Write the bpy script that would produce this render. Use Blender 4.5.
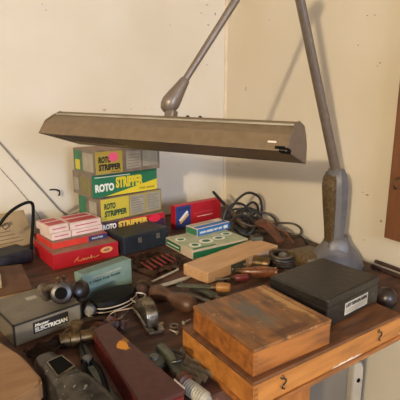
import bpy, bmesh, math, random
from mathutils import Vector, Matrix, Euler
random.seed(4)
S = bpy.context.scene
for o in list(bpy.data.objects): bpy.data.objects.remove(o)
C = S.collection
R = math.radians
PI = math.pi
Z0 = 0.9           # height of the bench top above the floor

# ------------------------------------------------------------------ camera, light, exposure
cam_d = bpy.data.cameras.new('camera'); cam = bpy.data.objects.new('camera', cam_d); C.objects.link(cam)
cam.location = (-1.12, -1.705, Z0 + 0.5)
cam.rotation_euler = (R(77), 0, R(-30))
cam_d.sensor_width = 36; cam_d.lens = 36 * 433 / 400; cam_d.clip_start = 0.02
S.camera = cam
S.view_settings.view_transform = 'Standard'; S.view_settings.look = 'None'
S.view_settings.gamma = 1; S.view_settings.exposure = 0.0
S.view_settings.use_curve_mapping = False
W = bpy.data.worlds.new('world'); S.world = W; W.use_nodes = True
W.node_tree.nodes['Background'].inputs[0].default_value = (0.78, 0.84, 1.0, 1)
W.node_tree.nodes['Background'].inputs[1].default_value = 0.20

def light(name, kind, loc, power, col, size, aim=None):
    d = bpy.data.lights.new(name, kind); d.energy = power; d.color = col
    if kind == 'POINT': d.shadow_soft_size = size
    if kind == 'AREA': d.shape = 'RECTANGLE'; d.size, d.size_y = size
    o = bpy.data.objects.new(name, d); C.objects.link(o); o.location = loc
    if aim: o.rotation_euler = (Vector(aim) - Vector(loc)).to_track_quat('-Z', 'Y').to_euler()
    return o
light('ceiling_bulb', 'POINT', (-4.335, -3.945, Z0 + 1.56), 690, (1.0, 0.84, 0.59), 0.09)
light('window_daylight', 'AREA', (-0.9, -4.9, Z0 + 0.9), 115, (0.60, 0.73, 1.0), (1.1, 1.0), (-0.9, 0, Z0 + 0.45))

# ------------------------------------------------------------------ materials
def srgb(c):
    if isinstance(c, str):
        c = tuple(int(c[i:i + 2], 16) for i in (0, 2, 4))
    return tuple(((v / 255) / 12.92 if v / 255 <= 0.04045 else ((v / 255 + 0.055) / 1.055) ** 2.4) for v in c) + (1,)

def mat(name, c1, c2=None, rough=0.6, metal=0.0, scale=20, bump=0.15, stretch=(1, 1, 1), spots=(), speck=None, coat=0, detail=4, lo=0.35, hi=0.7, bscale=None):
    """noise-mixed two colour material; spots = (centre, radii, colour, softness, amount) in object space"""
    m = bpy.data.materials.new(name); m.use_nodes = True
    nt = m.node_tree; N = nt.nodes; Lk = nt.links
    b = N['Principled BSDF']; b.inputs['Roughness'].default_value = rough; b.inputs['Metallic'].default_value = metal
    if coat: b.inputs['Coat Weight'].default_value = coat; b.inputs['Coat Roughness'].default_value = 0.25
    tc = N.new('ShaderNodeTexCoord'); mp = N.new('ShaderNodeMapping'); mp.inputs['Scale'].default_value = stretch
    Lk.new(tc.outputs['Object'], mp.inputs['Vector'])
    nz = N.new('ShaderNodeTexNoise'); nz.inputs['Scale'].default_value = scale; nz.inputs['Detail'].default_value = detail
    Lk.new(mp.outputs[0], nz.inputs['Vector'])
    rp = N.new('ShaderNodeMapRange'); rp.inputs[1].default_value = lo; rp.inputs[2].default_value = hi
    Lk.new(nz.outputs['Fac'], rp.inputs[0])
    mx = N.new('ShaderNodeMix'); mx.data_type = 'RGBA'
    mx.inputs[6].default_value = srgb(c1); mx.inputs[7].default_value = srgb(c2 or c1)
    Lk.new(rp.outputs[0], mx.inputs[0]); col = mx.outputs[2]
    def mixin(col, fac, c):
        k = N.new('ShaderNodeMix'); k.data_type = 'RGBA'; Lk.new(col, k.inputs[6]); k.inputs[7].default_value = srgb(c); Lk.new(fac, k.inputs[0]); return k.outputs[2]
    if speck:
        n2 = N.new('ShaderNodeTexNoise'); n2.inputs['Scale'].default_value = speck[1]; n2.inputs['Detail'].default_value = 2
        Lk.new(tc.outputs['Object'], n2.inputs['Vector'])
        r2 = N.new('ShaderNodeMapRange'); r2.inputs[1].default_value = speck[2]; r2.inputs[2].default_value = speck[2] + 0.03; r2.inputs[4].default_value = speck[3]
        Lk.new(n2.outputs['Fac'], r2.inputs[0]); col = mixin(col, r2.outputs[0], speck[0])
    for ctr, rad, sc, soft, amt in spots:
        n3 = N.new('ShaderNodeTexNoise'); n3.inputs['Scale'].default_value = 55; n3.inputs['Detail'].default_value = 4
        Lk.new(tc.outputs['Object'], n3.inputs['Vector'])
        v1 = N.new('ShaderNodeVectorMath'); v1.operation = 'SUBTRACT'; Lk.new(tc.outputs['Object'], v1.inputs[0]); v1.inputs[1].default_value = ctr
        v2 = N.new('ShaderNodeVectorMath'); v2.operation = 'DIVIDE'; Lk.new(v1.outputs[0], v2.inputs[0]); v2.inputs[1].default_value = rad
        v3 = N.new('ShaderNodeVectorMath'); v3.operation = 'LENGTH'; Lk.new(v2.outputs[0], v3.inputs[0])
        a1 = N.new('ShaderNodeMath'); a1.operation = 'MULTIPLY_ADD'; Lk.new(n3.outputs['Fac'], a1.inputs[0]); a1.inputs[1].default_value = 1.6; Lk.new(v3.outputs['Value'], a1.inputs[2])
        r3 = N.new('ShaderNodeMapRange'); r3.inputs[1].default_value = 1.8 - soft; r3.inputs[2].default_value = 1.8; r3.inputs[3].default_value = amt; r3.inputs[4].default_value = 0
        Lk.new(a1.outputs[0], r3.inputs[0]); col = mixin(col, r3.outputs[0], sc)
    Lk.new(col, b.inputs['Base Color'])
    if bump:
        bp = N.new('ShaderNodeBump'); bp.inputs['Strength'].default_value = bump; bp.inputs['Distance'].default_value = 0.004
        if bscale:
            n4 = N.new('ShaderNodeTexNoise'); n4.inputs['Scale'].default_value = bscale; Lk.new(tc.outputs['Object'], n4.inputs['Vector']); Lk.new(n4.outputs['Fac'], bp.inputs['Height'])
        else: Lk.new(nz.outputs['Fac'], bp.inputs['Height'])
        Lk.new(bp.outputs[0], b.inputs['Normal'])
    return m

M = {}
M['wall'] = mat('wall_paint', 'd8cdb9', 'd1c4ac', 0.75, scale=3, bump=0.08, bscale=40, speck=('8a7458', 13, 0.755, 0.8))
M['ceil'] = mat('ceiling_paint', 'd8ceba', 'cfc3ac', 0.8)
M['floor'] = mat('concrete', '6b6157', '574e45', 0.85, scale=6, bump=0.3)
M['bead'] = mat('corner_caulk', 'd8c6ac', 'cbb89b', 0.7)
M['bench'] = mat('stained_bench_wood', '633e2b', '2b1a12', 0.65, scale=9, stretch=(1, 5, 1), bump=0.35, speck=('8c6a4c', 60, 0.70, 0.5), detail=8)
M['bench_side'] = mat('bench_side_wood', 'a0622a', '7d4a1e', 0.55, scale=12, stretch=(6, 6, 0.8), bump=0.2)
M['orange_wood'] = mat('varnished_pine', 'a4652c', '6c3d1a', 0.42, scale=10, stretch=(1, 6, 6), bump=0.12, coat=0.25, detail=6)
M['case_top'] = mat('aged_case_top', '6f4527', '452a17', 0.5, scale=14, stretch=(1, 5, 1), bump=0.2, detail=7)
M['case_front'] = mat('case_front_pine', 'b87836', '935a24', 0.45, scale=9, stretch=(0.8, 6, 8), bump=0.12, coat=0.2, detail=6,
    spots=[((0.03, -0.10, 0.010), (0.045, 0.03, 0.007), 'e6dccb', 0.3, 0.9), ((-0.205, -0.10, 0.03), (0.02, 0.02, 0.05), '7a4718', 0.8, 0.6), ((0.04, -0.10, 0.035), (0.05, 0.03, 0.01), '7d4c20', 0.6, 0.5)])
M['box_top'] = mat('worn_box_lid', '8f5c2e', '573820', 0.45, scale=16, stretch=(4, 1.2, 1), bump=0.35, speck=('b98a56', 70, 0.66, 0.45), coat=0.15, detail=8,
    spots=[((-0.012, 0.02, 0.05), (0.030, 0.055, 0.03), '50514c', 0.6, 0.85), ((-0.01, -0.03, 0.05), (0.035, 0.035, 0.03), '5c5a52', 0.9, 0.6), ((0.0, -0.075, 0.05), (0.06, 0.012, 0.03), '4a1d10', 0.5, 0.7),
           ((0.072, 0.02, 0.05), (0.014, 0.10, 0.02), 'b4894f', 0.4, 0.9), ((-0.06, 0.02, 0.05), (0.012, 0.03, 0.02), '4a2a13', 0.6, 0.6)])
M['pale_wood'] = mat('planed_wood', 'cba27a', 'b88d62', 0.5, scale=9, stretch=(0.8, 7, 7), bump=0.1, detail=6)
M['tan_wood'] = mat('tan_wood', '8f6a46', '7c5735', 0.55, scale=10, stretch=(1, 5, 5), bump=0.1)
M['end_wood'] = mat('pale_end_grain', 'b18c55', '9a7742', 0.6, scale=30)
M['brown_wood'] = mat('brown_handle_wood', '7a4624', '4f2c17', 0.35, scale=20, stretch=(1, 6, 6), bump=0.1, coat=0.3)
M['dark_handle'] = mat('dark_handle_wood', '5c3c28', '38241a', 0.5, scale=20, bump=0.15, coat=0.1)
M['amber_wood'] = mat('amber_handle_wood', 'b07a40', '8a5a2c', 0.35, scale=20, bump=0.05, coat=0.3)
M['wall_board'] = mat('wall_board_wood', '7a4c2b', '623b20', 0.5, scale=6, stretch=(6, 6, 0.6), bump=0.1, coat=0.1, detail=6)
M['lamp'] = mat('lamp_brown_enamel', '766248', '6a573e', 0.5, 0.0, scale=60, bump=0.04, coat=0.05)
M['lamp_arm'] = mat('lamp_arm_bronze', '76675a', '6a5b4b', 0.42, 0.25, scale=60, bump=0.03, coat=0.2)
M['lamp_grey'] = mat('lamp_grey_enamel', '686462', '5b5756', 0.5, 0.15, scale=30, bump=0.03, coat=0.1)
M['lamp_wrinkle'] = mat('lamp_wrinkle_enamel', '6a5538', '48391f', 0.4, 0.3, scale=120, bump=0.5)
M['reflector'] = mat('lamp_reflector', 'a39a86', '8c836f', 0.4, 0.2)
M['tube_glass'] = mat('tube_glass', 'd8d6cc', None, 0.2)
M['black_metal'] = mat('black_metal', '1c1a18', '282521', 0.4, 0.3, scale=40, bump=0.05)
M['black'] = mat('black_rubber', '100f0e', '171513', 0.55, scale=60, bump=0.1)
M['void'] = mat('dark_opening', '090807', None, 0.8, bump=0)
M['vinyl'] = mat('black_vinyl', '28241e', '201c18', 0.42, scale=90, bump=0.3, detail=6)
M['navy'] = mat('navy_metal', '2b3038', '23272e', 0.45, 0.3, scale=30, bump=0.08)
M['chrome'] = mat('tarnished_chrome', '9a8e7c', '5f5445', 0.28, 0.9, scale=60, bump=0.08)
M['steel'] = mat('bright_steel', 'c8c4bb', 'a49d90', 0.35, 0.35, scale=40, bump=0.05)
M['dull_steel'] = mat('dull_steel', '7c766a', '524c42', 0.45, 0.35, scale=60, bump=0.15)
M['cast'] = mat('worn_cast_metal', '4f4a41', '2d2924', 0.35, 0.6, scale=45, bump=0.2, speck=('b8b2a5', 130, 0.66, 0.5))
M['brass'] = mat('old_brass', '6f5838', '41311f', 0.4, 0.7, scale=50, bump=0.15)
M['rust'] = mat('rusty_iron', '4a3022', '2a1e17', 0.7, 0.3, scale=60, bump=0.4)
M['green_metal'] = mat('grey_green_metal', '5b5d4e', '414437', 0.5, 0.3, scale=50, bump=0.15)
M['bakelite'] = mat('brown_bakelite', '2c1f1a', '1f1612', 0.38, scale=50, bump=0.05, coat=0.1)
M['maroon'] = mat('maroon_leatherette', '4e2a25', '3e201c', 0.5, scale=60, bump=0.15, spots=[((0.008, 0.046, 0.045), (0.011, 0.017, 0.05), 'c9851f', 0.12, 1.0), ((0.020, 0.062, 0.045), (0.006, 0.010, 0.05), '8e5c22', 0.2, 0.7)])
M['maroon_side'] = mat('maroon_side', '6c1f1a', '511613', 0.5, scale=50, bump=0.1)
M['leather'] = mat('brown_leather', '643720', '3f2214', 0.45, scale=40, bump=0.3)
M['cord'] = mat('black_cord', '1d1b18', '2b2823', 0.45, scale=80, bump=0.1)
M['brown_cord'] = mat('brown_cord', '4b3a28', '38291b', 0.5, scale=80)
M['grey_cable'] = mat('grey_wall_cable', '8d8478', '7a7166', 0.6, scale=50)
M['paper'] = mat('tan_paper', 'a18a66', '8c7655', 0.7, scale=12)
M['paper_ink'] = mat('faded_print', '6b573a', None, 0.8, bump=0)
M['bag'] = mat('dark_bag_fabric', '15161c', '22242c', 0.6, scale=30, bump=0.3)
M['card'] = mat('brown_card', '68452c', '573620', 0.7, scale=15, bump=0.1)
M['wicker'] = mat('pale_wicker', 'a8966a', '8b7a50', 0.6, scale=40)
M['plastic_bag'] = mat('brown_crumpled_plastic', '5b3a28', '3c251a', 0.25, scale=18, bump=0.4, detail=6)
M['red_stick'] = mat('red_stick', '7e2420', '651a18', 0.5)
M['grey_panel'] = mat('grey_cabinet_paint', '6e675c', '645d52', 0.55, scale=8, bump=0.05)
M['pale_panel'] = mat('pale_flange_paint', 'a89e8d', '9a907f', 0.5, scale=8, bump=0.05)
for k_ in ('void', 'black'): M[k_].node_tree.nodes['Principled BSDF'].inputs['Specular IOR Level'].default_value = 0.1
def flat(n, c, rough=0.55, c2=None, scale=25, **k): M[n] = mat(n, c, c2 or c, rough, scale=scale, bump=0.03, **k)
flat('carton_brown', '6a5a4c', c2='85776a'); flat('carton_olive', '7d7440', c2='6a6440'); flat('print_grey', 'a39c8a', c2='8d8676')
flat('print_green', '1c6b45'); flat('print_yellow', 'ddc42a'); flat('olive_yellow', 'a8923a'); flat('dull_yellow', 'c8b43c')
flat('white_ink', 'e8e4d6'); flat('black_ink', '221d18'); flat('green_ink', '2b4a30'); flat('pink', 'e0567e'); flat('hot_pink', 'd8203c')
flat('purple', '43203a'); flat('red_print', 'b01724'); flat('red_card', 'b5121f', c2='a30e1b'); flat('red_top', '7c5a48', c2='8f7360')
flat('orange_red', 'cc3626', c2='bd2c20'); flat('blue_print', '2c3c78'); flat('navy_print', '27305c'); flat('cream_card', 'e0c8bc', c2='d3b8aa'); flat('pink_print', 'b4414a')
flat('teal_card', '7f9486', c2='6f8478'); flat('teal_dark', '5a6e68', c2='6a7d74'); flat('gold_ink', 'e0a66c'); flat('grey_carton', '6f6655', c2='605747'); flat('grey_front', '7f7666', c2='716857')
flat('green_card', 'b9b79a', c2='8fa27c'); flat('mid_green', '2c6a49', c2='3a7a55'); flat('sky_blue', '2a6fb0', c2='2a62a0'); flat('pale_side', 'cdb8a0', c2='bfa890'); flat('label_silver', 'b9b2a4', c2='8e877a')
flat('void_chip', '9c8869', c2='84704f'); flat('yellow_ink', 'e2bd45'); flat('whitish_paint', 'd5cbb8')

# ------------------------------------------------------------------ mesh helpers
def finish(name, bm, m, parent=None, smooth=False, loc=None, rot=None):
    me = bpy.data.meshes.new(name)
    bmesh.ops.recalc_face_normals(bm, faces=bm.faces)
    bm.to_mesh(me); bm.free()
    me.materials.append(M[m] if isinstance(m, str) else m)
    if smooth:
        for p in me.polygons: p.use_smooth = True
        try: me.set_sharp_from_angle(angle=R(40))
        except Exception: pass
    o = bpy.data.objects.new(name, me); C.objects.link(o)
    if parent: o.parent = parent
    if loc: o.location = loc
    if rot: o.rotation_euler = rot
    return o

def thing(name, label, cat, loc, deg=0, group=None, rot=None):
    o = bpy.data.objects.new(name, None); o.empty_display_size = 0.02; C.objects.link(o)
    o.location = (loc[0], loc[1], loc[2] + Z0)
    o.rotation_euler = rot if rot else (0, 0, R(deg))
    o['label'] = label; o['category'] = cat
    if group: o['group'] = group
    return o

def rbox(bm, x0, x1, y0, y1, z0, z1, bev=0.0, seg=2, M4=None):
    r = bmesh.ops.create_cube(bm, size=1)
    vs = r['verts']
    bmesh.ops.scale(bm, vec=(x1 - x0, y1 - y0, z1 - z0), verts=vs)
    bmesh.ops.translate(bm, vec=((x0 + x1) / 2, (y0 + y1) / 2, (z0 + z1) / 2), verts=vs)
    if bev:
        es = list({e for v in vs for e in v.link_edges})
        g = bmesh.ops.bevel(bm, geom=es, offset=bev, segments=seg, affect='EDGES', profile=0.5)
        vs = list({v for f in g['faces'] for v in f.verts} | {v for v in vs if v.is_valid})
    if M4: bmesh.ops.transform(bm, matrix=M4, verts=vs)
    return vs

def box(name, dims, m, parent=None, bev=0.001, **k):
    bm = bmesh.new(); rbox(bm, *dims, bev=bev); return finish(name, bm, m, parent, **k)

def catmull(pts, n=6, closed=False):
    P = [Vector(p) for p in pts]; out = []
    N = len(P); rng = range(N if closed else N - 1)
    for i in rng:
        g = lambda j: P[j % N] if closed else P[max(0, min(N - 1, j))]
        a, b, c, d = g(i - 1), g(i), g(i + 1), g(i + 2)
        for k in range(n):
            t = k / n
            out.append(0.5 * ((2 * b) + (c - a) * t + (2 * a - 5 * b + 4 * c - d) * t * t + (3 * b - a - 3 * c + d) * t ** 3))
    if not closed: out.append(P[-1])
    return out

def sweep(bm, pts, r, seg=8, closed=False, squash=1.0):
    P = [Vector(p) for p in pts]; N = len(P)
    rad = r if isinstance(r, (list, tuple)) else [r] * N
    if len(rad) != N: rad = [rad[0] + (rad[-1] - rad[0]) * i / (N - 1) for i in range(N)]
    rings = []; up = None
    for i in range(N):
        t = (P[(i + 1) % N] - P[i - 1]) if closed else (P[min(i + 1, N - 1)] - P[max(i - 1, 0)])
        if t.length < 1e-9: t = Vector((0, 0, 1))
        t.normalize()
        if up is None: up = Vector((0, 0, 1)) if abs(t.z) < 0.9 else Vector((1, 0, 0))
        s = t.cross(up)
        if s.length < 1e-6: s = t.orthogonal()
        s.normalize(); up = s.cross(t).normalized()
        rings.append([bm.verts.new(P[i] + (s * math.cos(a) + up * math.sin(a) * squash) * rad[i]) for a in [2 * PI * k / seg for k in range(seg)]])
    for i in range(N if closed else N - 1):
        A, B = rings[i], rings[(i + 1) % N]
        for k in range(seg): bm.faces.new((A[k], A[(k + 1) % seg], B[(k + 1) % seg], B[k]))
    if not closed:
        bm.faces.new(rings[0][::-1]); bm.faces.new(rings[-1])

def tube(name, pts, r, m, parent=None, seg=8, closed=False, curve=0, squash=1.0):
    if curve: pts = catmull(pts, curve, closed)
    bm = bmesh.new(); sweep(bm, pts, r, seg, closed, squash); return finish(name, bm, m, parent, smooth=True)

def lathe(name, prof, m, parent=None, seg=24, loc=None, rot=None, scl=(1, 1, 1)):
    """profile of (radius, z), spun about local z"""
    bm = bmesh.new(); rings = []
    for r, z in prof:
        rings.append([bm.verts.new((max(r, 1e-4) * math.cos(2 * PI * k / seg) * scl[0], max(r, 1e-4) * math.sin(2 * PI * k / seg) * scl[1], z * scl[2])) for k in range(seg)])
    for A, B in zip(rings, rings[1:]):
        for k in range(seg): bm.faces.new((A[k], A[(k + 1) % seg], B[(k + 1) % seg], B[k]))
    bm.faces.new(rings[0][::-1]); bm.faces.new(rings[-1])
    return finish(name, bm, m, parent, smooth=True, loc=loc, rot=rot)

def prism(name, poly, z0, z1, m, parent=None, bev=0.0, mat4=None, smooth=False):
    bm = bmesh.new()
    a = [bm.verts.new((x, y, z0)) for x, y in poly]; b = [bm.verts.new((x, y, z1)) for x, y in poly]
    bm.faces.new(a[::-1]); bm.faces.new(b); n = len(poly)
    for i in range(n): bm.faces.new((a[i], a[(i + 1) % n], b[(i + 1) % n], b[i]))
    if bev: bmesh.ops.bevel(bm, geom=bm.edges[:], offset=bev, segments=2, affect='EDGES')
    if mat4: bmesh.ops.transform(bm, matrix=mat4, verts=bm.verts[:])
    return finish(name, bm, m, parent, smooth=smooth)

# face frames of a box whose base centre is its origin
def face_matrix(dim, face):
    L, D, H = dim
    if face == 'front': return Matrix(((1, 0, 0, -L / 2), (0, 0, -1, -D / 2), (0, 1, 0, 0), (0, 0, 0, 1)))
    if face == 'left': return Matrix(((0, 0, -1, -L / 2), (-1, 0, 0, D / 2), (0, 1, 0, 0), (0, 0, 0, 1)))
    if face == 'top': return Matrix(((1, 0, 0, -L / 2), (0, 1, 0, -D / 2), (0, 0, 1, H), (0, 0, 0, 1)))

def panel(root, dim, face, u0, u1, v0, v1, m, name='printed_panel', layer=1, poly=None):
    F = face_matrix(dim, face)
    pts = poly or [(u0, v0), (u1, v0), (u1, v1), (u0, v1)]
    return prism(name, pts, -0.0002, 0.0003 * layer, m, root, mat4=F)

def lettering(root, dim, face, s, u0, u1, v0, v1, m, layer=2, shear=0, name='lettering', bold=0.0, rot=0, mat4=None):
    cu = bpy.data.curves.new('lettering', 'FONT'); cu.body = s; cu.extrude = 0.02; cu.offset = bold; cu.resolution_u = 3
    cu.fill_mode = 'BOTH'
    t = bpy.data.objects.new('lettering', cu); C.objects.link(t)
    dg = bpy.context.evaluated_depsgraph_get(); dg.update()
    me = bpy.data.meshes.new_from_object(t.evaluated_get(dg))
    bpy.data.objects.remove(t)
    xs = [v.co.x for v in me.vertices]; ys = [v.co.y for v in me.vertices]
    x0, x1, y0, y1 = min(xs), max(xs), min(ys), max(ys)
    F = mat4 or face_matrix(dim, face)
    cr, sr = math.cos(R(rot)), math.sin(R(rot))
    for v in me.vertices:
        a = (v.co.x - x0) / (x1 - x0) * (u1 - u0); b = (v.co.y - y0) / (y1 - y0) * (v1 - v0)
        a += shear * b
        a, b = a * cr - b * sr, a * sr + b * cr
        z = 0.0003 * layer + (0.0002 if v.co.z > 0 else -0.0002)
        v.co = F @ Vector((u0 + a, v0 + b, z))
    me.materials.clear(); me.materials.append(M[m])
    o = bpy.data.objects.new(name, me); C.objects.link(o); o.parent = root
    return o

def ell(cx, cy, rx, ry, n=18): return [(cx + rx * math.cos(2 * PI * k / n), cy + ry * math.sin(2 * PI * k / n)) for k in range(n)]

def carton(name, label, cat, fl, z, dim, deg, m, group=None, body='carton', bev=0.0012):
    """fl = world xy of the front left bottom corner"""
    L, D, H = dim; a = R(deg)
    cx = fl[0] + L / 2 * math.cos(a) - D / 2 * math.sin(a); cy = fl[1] + L / 2 * math.sin(a) + D / 2 * math.cos(a)
    t = thing(name, label, cat, (cx, cy, z), deg, group)
    box(body, (-L / 2, L / 2, -D / 2, D / 2, 0, H), m, t, bev=bev)
    return t

# ------------------------------------------------------------------ the room
def struct(name, dims, m, parent=None):
    o = box(name, dims, m, parent, bev=0)
    if not parent: o['kind'] = 'structure'
    return o
struct('floor', (-5.5, 0.1, -5.5, 0.1, -0.1, 0), 'floor')
struct('wall_back', (-5.5, 0.1, 0, 0.1, 0, 2.6), 'wall')
struct('wall_right', (0, 0.1, -5.5, 0, 0, 2.6), 'wall')
struct('ceiling', (-5.5, 0.1, -5.5, 0.1, 2.6, 2.7), 'ceil')
bm = bmesh.new()
prof = [(0, 0), (-0.011, 0), (-0.010, -0.005), (-0.005, -0.010), (0, -0.011)]
a = [bm.verts.new((x, y, Z0 + 0.001)) for x, y in prof]; b = [bm.verts.new((x, y, 2.6)) for x, y in prof]
bm.faces.new(a); bm.faces.new(b[::-1])
for i in range(5): bm.faces.new((a[i], a[(i + 1) % 5], b[(i + 1) % 5], b[i]))
o = finish('trim_1', bm, 'bead', smooth=True); o['kind'] = 'structure'; o['label'] = 'pale bead of filler running up the room corner'

# paint chips and nail holes: small flakes of bare plaster belonging to the walls
rnd = random.Random(12)
def chip(parent, P, axis, w, h, m='void_chip'):
    pl = [(w * rnd.uniform(.5, 1) * math.cos(a), h * rnd.uniform(.5, 1) * math.sin(a)) for a in [2 * PI * k / 7 for k in range(7)]]
    F = Matrix(((1, 0, 0, P[0]), (0, 0, -1, -0.0002), (0, 1, 0, P[1] + Z0), (0, 0, 0, 1))) if axis == 'y' else Matrix(((0, 0, -1, -0.0002), (-1, 0, 0, P[0]), (0, 1, 0, P[1] + Z0), (0, 0, 0, 1)))
    return prism('paint_chip', pl, -0.0004, 0.0006, m, parent, mat4=F)
WR = bpy.data.objects['wall_right']; WB = bpy.data.objects['wall_back']
for y, z, w, h in ((-0.735, 0.664, .005, .003), (-0.788, 0.742, .004, .003), (-0.760, 0.745, .004, .003), (-0.82, 0.606, .005, .004), (-0.812, 0.598, .003, .003), (-0.157, 0.55, .004, .010), (-0.150, 0.542, .010, .003), (-0.109, 0.214, .006, .005), (-0.816, 0.209, .010, .004), (-0.80, 0.215, .004, .003), (-0.875, 0.139, .007, .006), (-0.82, 0.062, .005, .003), (-0.30, 0.80, .004, .003)):
    chip(WR, (y, z), 'x', w * 0.75, h * 0.75)
for x, z, w, h in ((-0.768, 0.812, .004, .004), (-0.78, 0.83, .003, .003), (-0.101, 0.895, .012, .004), (-0.095, 0.815, .010, .004), (-0.06, 0.863, .005, .012), (-0.13, 0.86, .009, .003), (-0.368, 0.463, .004, .003), (-0.461, 0.464, .003, .004), (-0.10, 0.65, .006, .004), (-0.09, 0.72, .004, .008), (-0.278, 0.80, .003, .003)):
    chip(WB, (x, z), 'y', w * 0.75, h * 0.75)

# ------------------------------------------------------------------ workbench
t = thing('workbench', 'long dark stained wooden workbench carrying all the tools and boxes', 'workbench', (-1.0, -0.575, -0.9))
box('bench_top', (-1.2, 0.985, -0.572, 0.568, 0.872, 0.90), 'bench', t, bev=0.002)
box('apron', (-1.10, 0.27, -0.545, -0.52, 0.74, 0.872), 'bench_side', t)
box('apron', (0.43, 0.85, -0.33, -0.30, 0.76, 0.872), 'bench_side', t)
box('leg', (0.272, 0.418, -0.615, -0.575, 0, 0.898), 'bench_side', t, bev=0.002)
box('leg', (-1.12, -1.0, -0.52, -0.43, 0, 0.86), 'bench_side', t, bev=0.002)
box('leg', (-1.12, -1.0, 0.43, 0.52, 0, 0.86), 'bench_side', t, bev=0.002)
box('leg', (0.86, 0.96, 0.43, 0.52, 0, 0.86), 'bench_side', t, bev=0.002)

# grey metal cabinet in the dark under the bench
t = thing('metal_cabinet', 'grey painted metal cabinet standing beneath the bench corner', 'cabinet', (-0.42, -0.84, -0.9))
box('cabinet_body', (-0.145, 0.132, -0.2, 0.2, 0, 0.742), 'grey_panel', t, bev=0.01)
prism('flange', [(0.132, 0), (0.170, 0), (0.170, 0.72), (0.160, 0.740), (0.140, 0.744), (0.132, 0.744)], -0.02, 0.0, 'pale_panel', t, bev=0.002,
      mat4=Matrix(((1, 0, 0, 0), (0, 0, 1, -0.192), (0, 1, 0, 0), (0, 0, 0, 1))))
lathe('rivet', [(0.006, 0), (0.006, 0.002), (0.003, 0.004)], 'void', t, seg=12, loc=(0.152, -0.212, 0.69), rot=(R(90), 0, 0))

# board on the right wall, with its hook
t = thing('wall_board', 'upright reddish brown wooden board fixed to the wall at the right edge', 'board', (-0.011, -1.006, 0.098))
box('board', (-0.011, 0.011, -0.16, 0.1, 0, 1.4), 'wall_board', t, bev=0.002)
tube('hook', [(-0.012, 0.065, 0.185), (-0.03, 0.065, 0.187), (-0.037, 0.065, 0.175), (-0.034, 0.065, 0.160), (-0.024, 0.065, 0.158)], 0.0025, 'brass', t, curve=4)

# ------------------------------------------------------------------ wooden case and box, right
CD = (0.412, 0.215, 0.060)
t = thing('wooden_case', 'long shallow orange wooden case with two hook latches on its front', 'case', (-0.743 + 0.206 - 0.008, -1.222 + 0.1075 + 0.014, 0.0), 4)
hx, hy = CD[0] / 2, CD[1] / 2
box('base', (-hx - 0.002, hx + 0.002, -hy - 0.003, hy, 0, 0.010), 'orange_wood', t)
box('case_body', (-hx, hx, -hy, hy, 0.010, 0.0525), 'case_front', t, bev=0.0015)
box('lid', (-hx, hx, -hy, hy, 0.053, 0.060), 'case_top', t, bev=0.0015)
for lx in (-0.142, 0.126):
    k = tube('latch', [(lx, -hy - 0.003, 0.046), (lx + 0.004, -hy - 0.005, 0.043), (lx + 0.004, -hy - 0.005, 0.038), (lx - 0.002, -hy - 0.005, 0.034), (lx - 0.003, -hy - 0.005, 0.029), (lx + 0.002, -hy - 0.005, 0.026)], 0.0015, 'black_metal', t, seg=6, curve=4)
    lathe('screw', [(0.004, 0), (0.004, 0.0015), (0.002, 0.003)], 'brass', k, seg=10, loc=(lx, -hy, 0.046), rot=(R(90), 0, 0))
bm = bmesh.new()
for k in range(4): rbox(bm, -hx - 0.0005, -hx + 0.010, -hy - 0.0006, -hy + 0.006, 0.013 + k * 0.010, 0.018 + k * 0.010)
finish('finger_joint', bm, 'bench_side', t)

BD = (0.182, 0.182, 0.050)
t = thing('wooden_box', 'square orange wooden box with a stained scuffed lid on top of the case', 'box', (-0.737 + 0.093 - 0.004, -1.209 + 0.091 + 0.004, 0.060), 3)
hx, hy = 0.0915, 0.091
box('box_body', (-hx, hx, -hy, hy, 0, 0.0435), 'orange_wood', t, bev=0.0012)
box('lid', (-hx - 0.0008, hx + 0.0008, -hy - 0.0008, hy + 0.0008, 0.044, 0.050), 'box_top', t, bev=0.0012)
bm = bmesh.new()
for k in range(4): rbox(bm, -hx - 0.0005, -hx + 0.008, -hy - 0.0006, -hy + 0.006, 0.003 + k * 0.010, 0.008 + k * 0.010)
finish('finger_joint', bm, 'bench_side', t)
bm = bmesh.new(); rbox(bm, 0.078, 0.0805, -hy, hy, 0.0498, 0.0504); finish('lid_batten_edge', bm, 'brown_wood', t)

KD = (0.190, 0.152, 0.062)
t = carton('black_case', 'flat black vinyl covered case with a silver label, resting on the long case', 'case', (-0.518, -1.160), 0.060, KD, 9, 'vinyl', body='case_shell', bev=0.004)
box('lid_seam', (-0.0953, 0.0953, -0.0763, 0.0763, 0.0445, 0.0452), 'void', t, bev=0)
panel(t, KD, 'front', 0.060, 0.145, 0.010, 0.037, 'label_silver', name='label_plate', layer=2)
lettering(t, KD, 'front', 'LETTERGRAMM', 0.064, 0.141, 0.026, 0.0335, 'black_ink', layer=3, bold=0.055)
panel(t, KD, 'front', 0.063, 0.142, 0.013, 0.023, 'print_grey', name='label_panel', layer=3)

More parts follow.
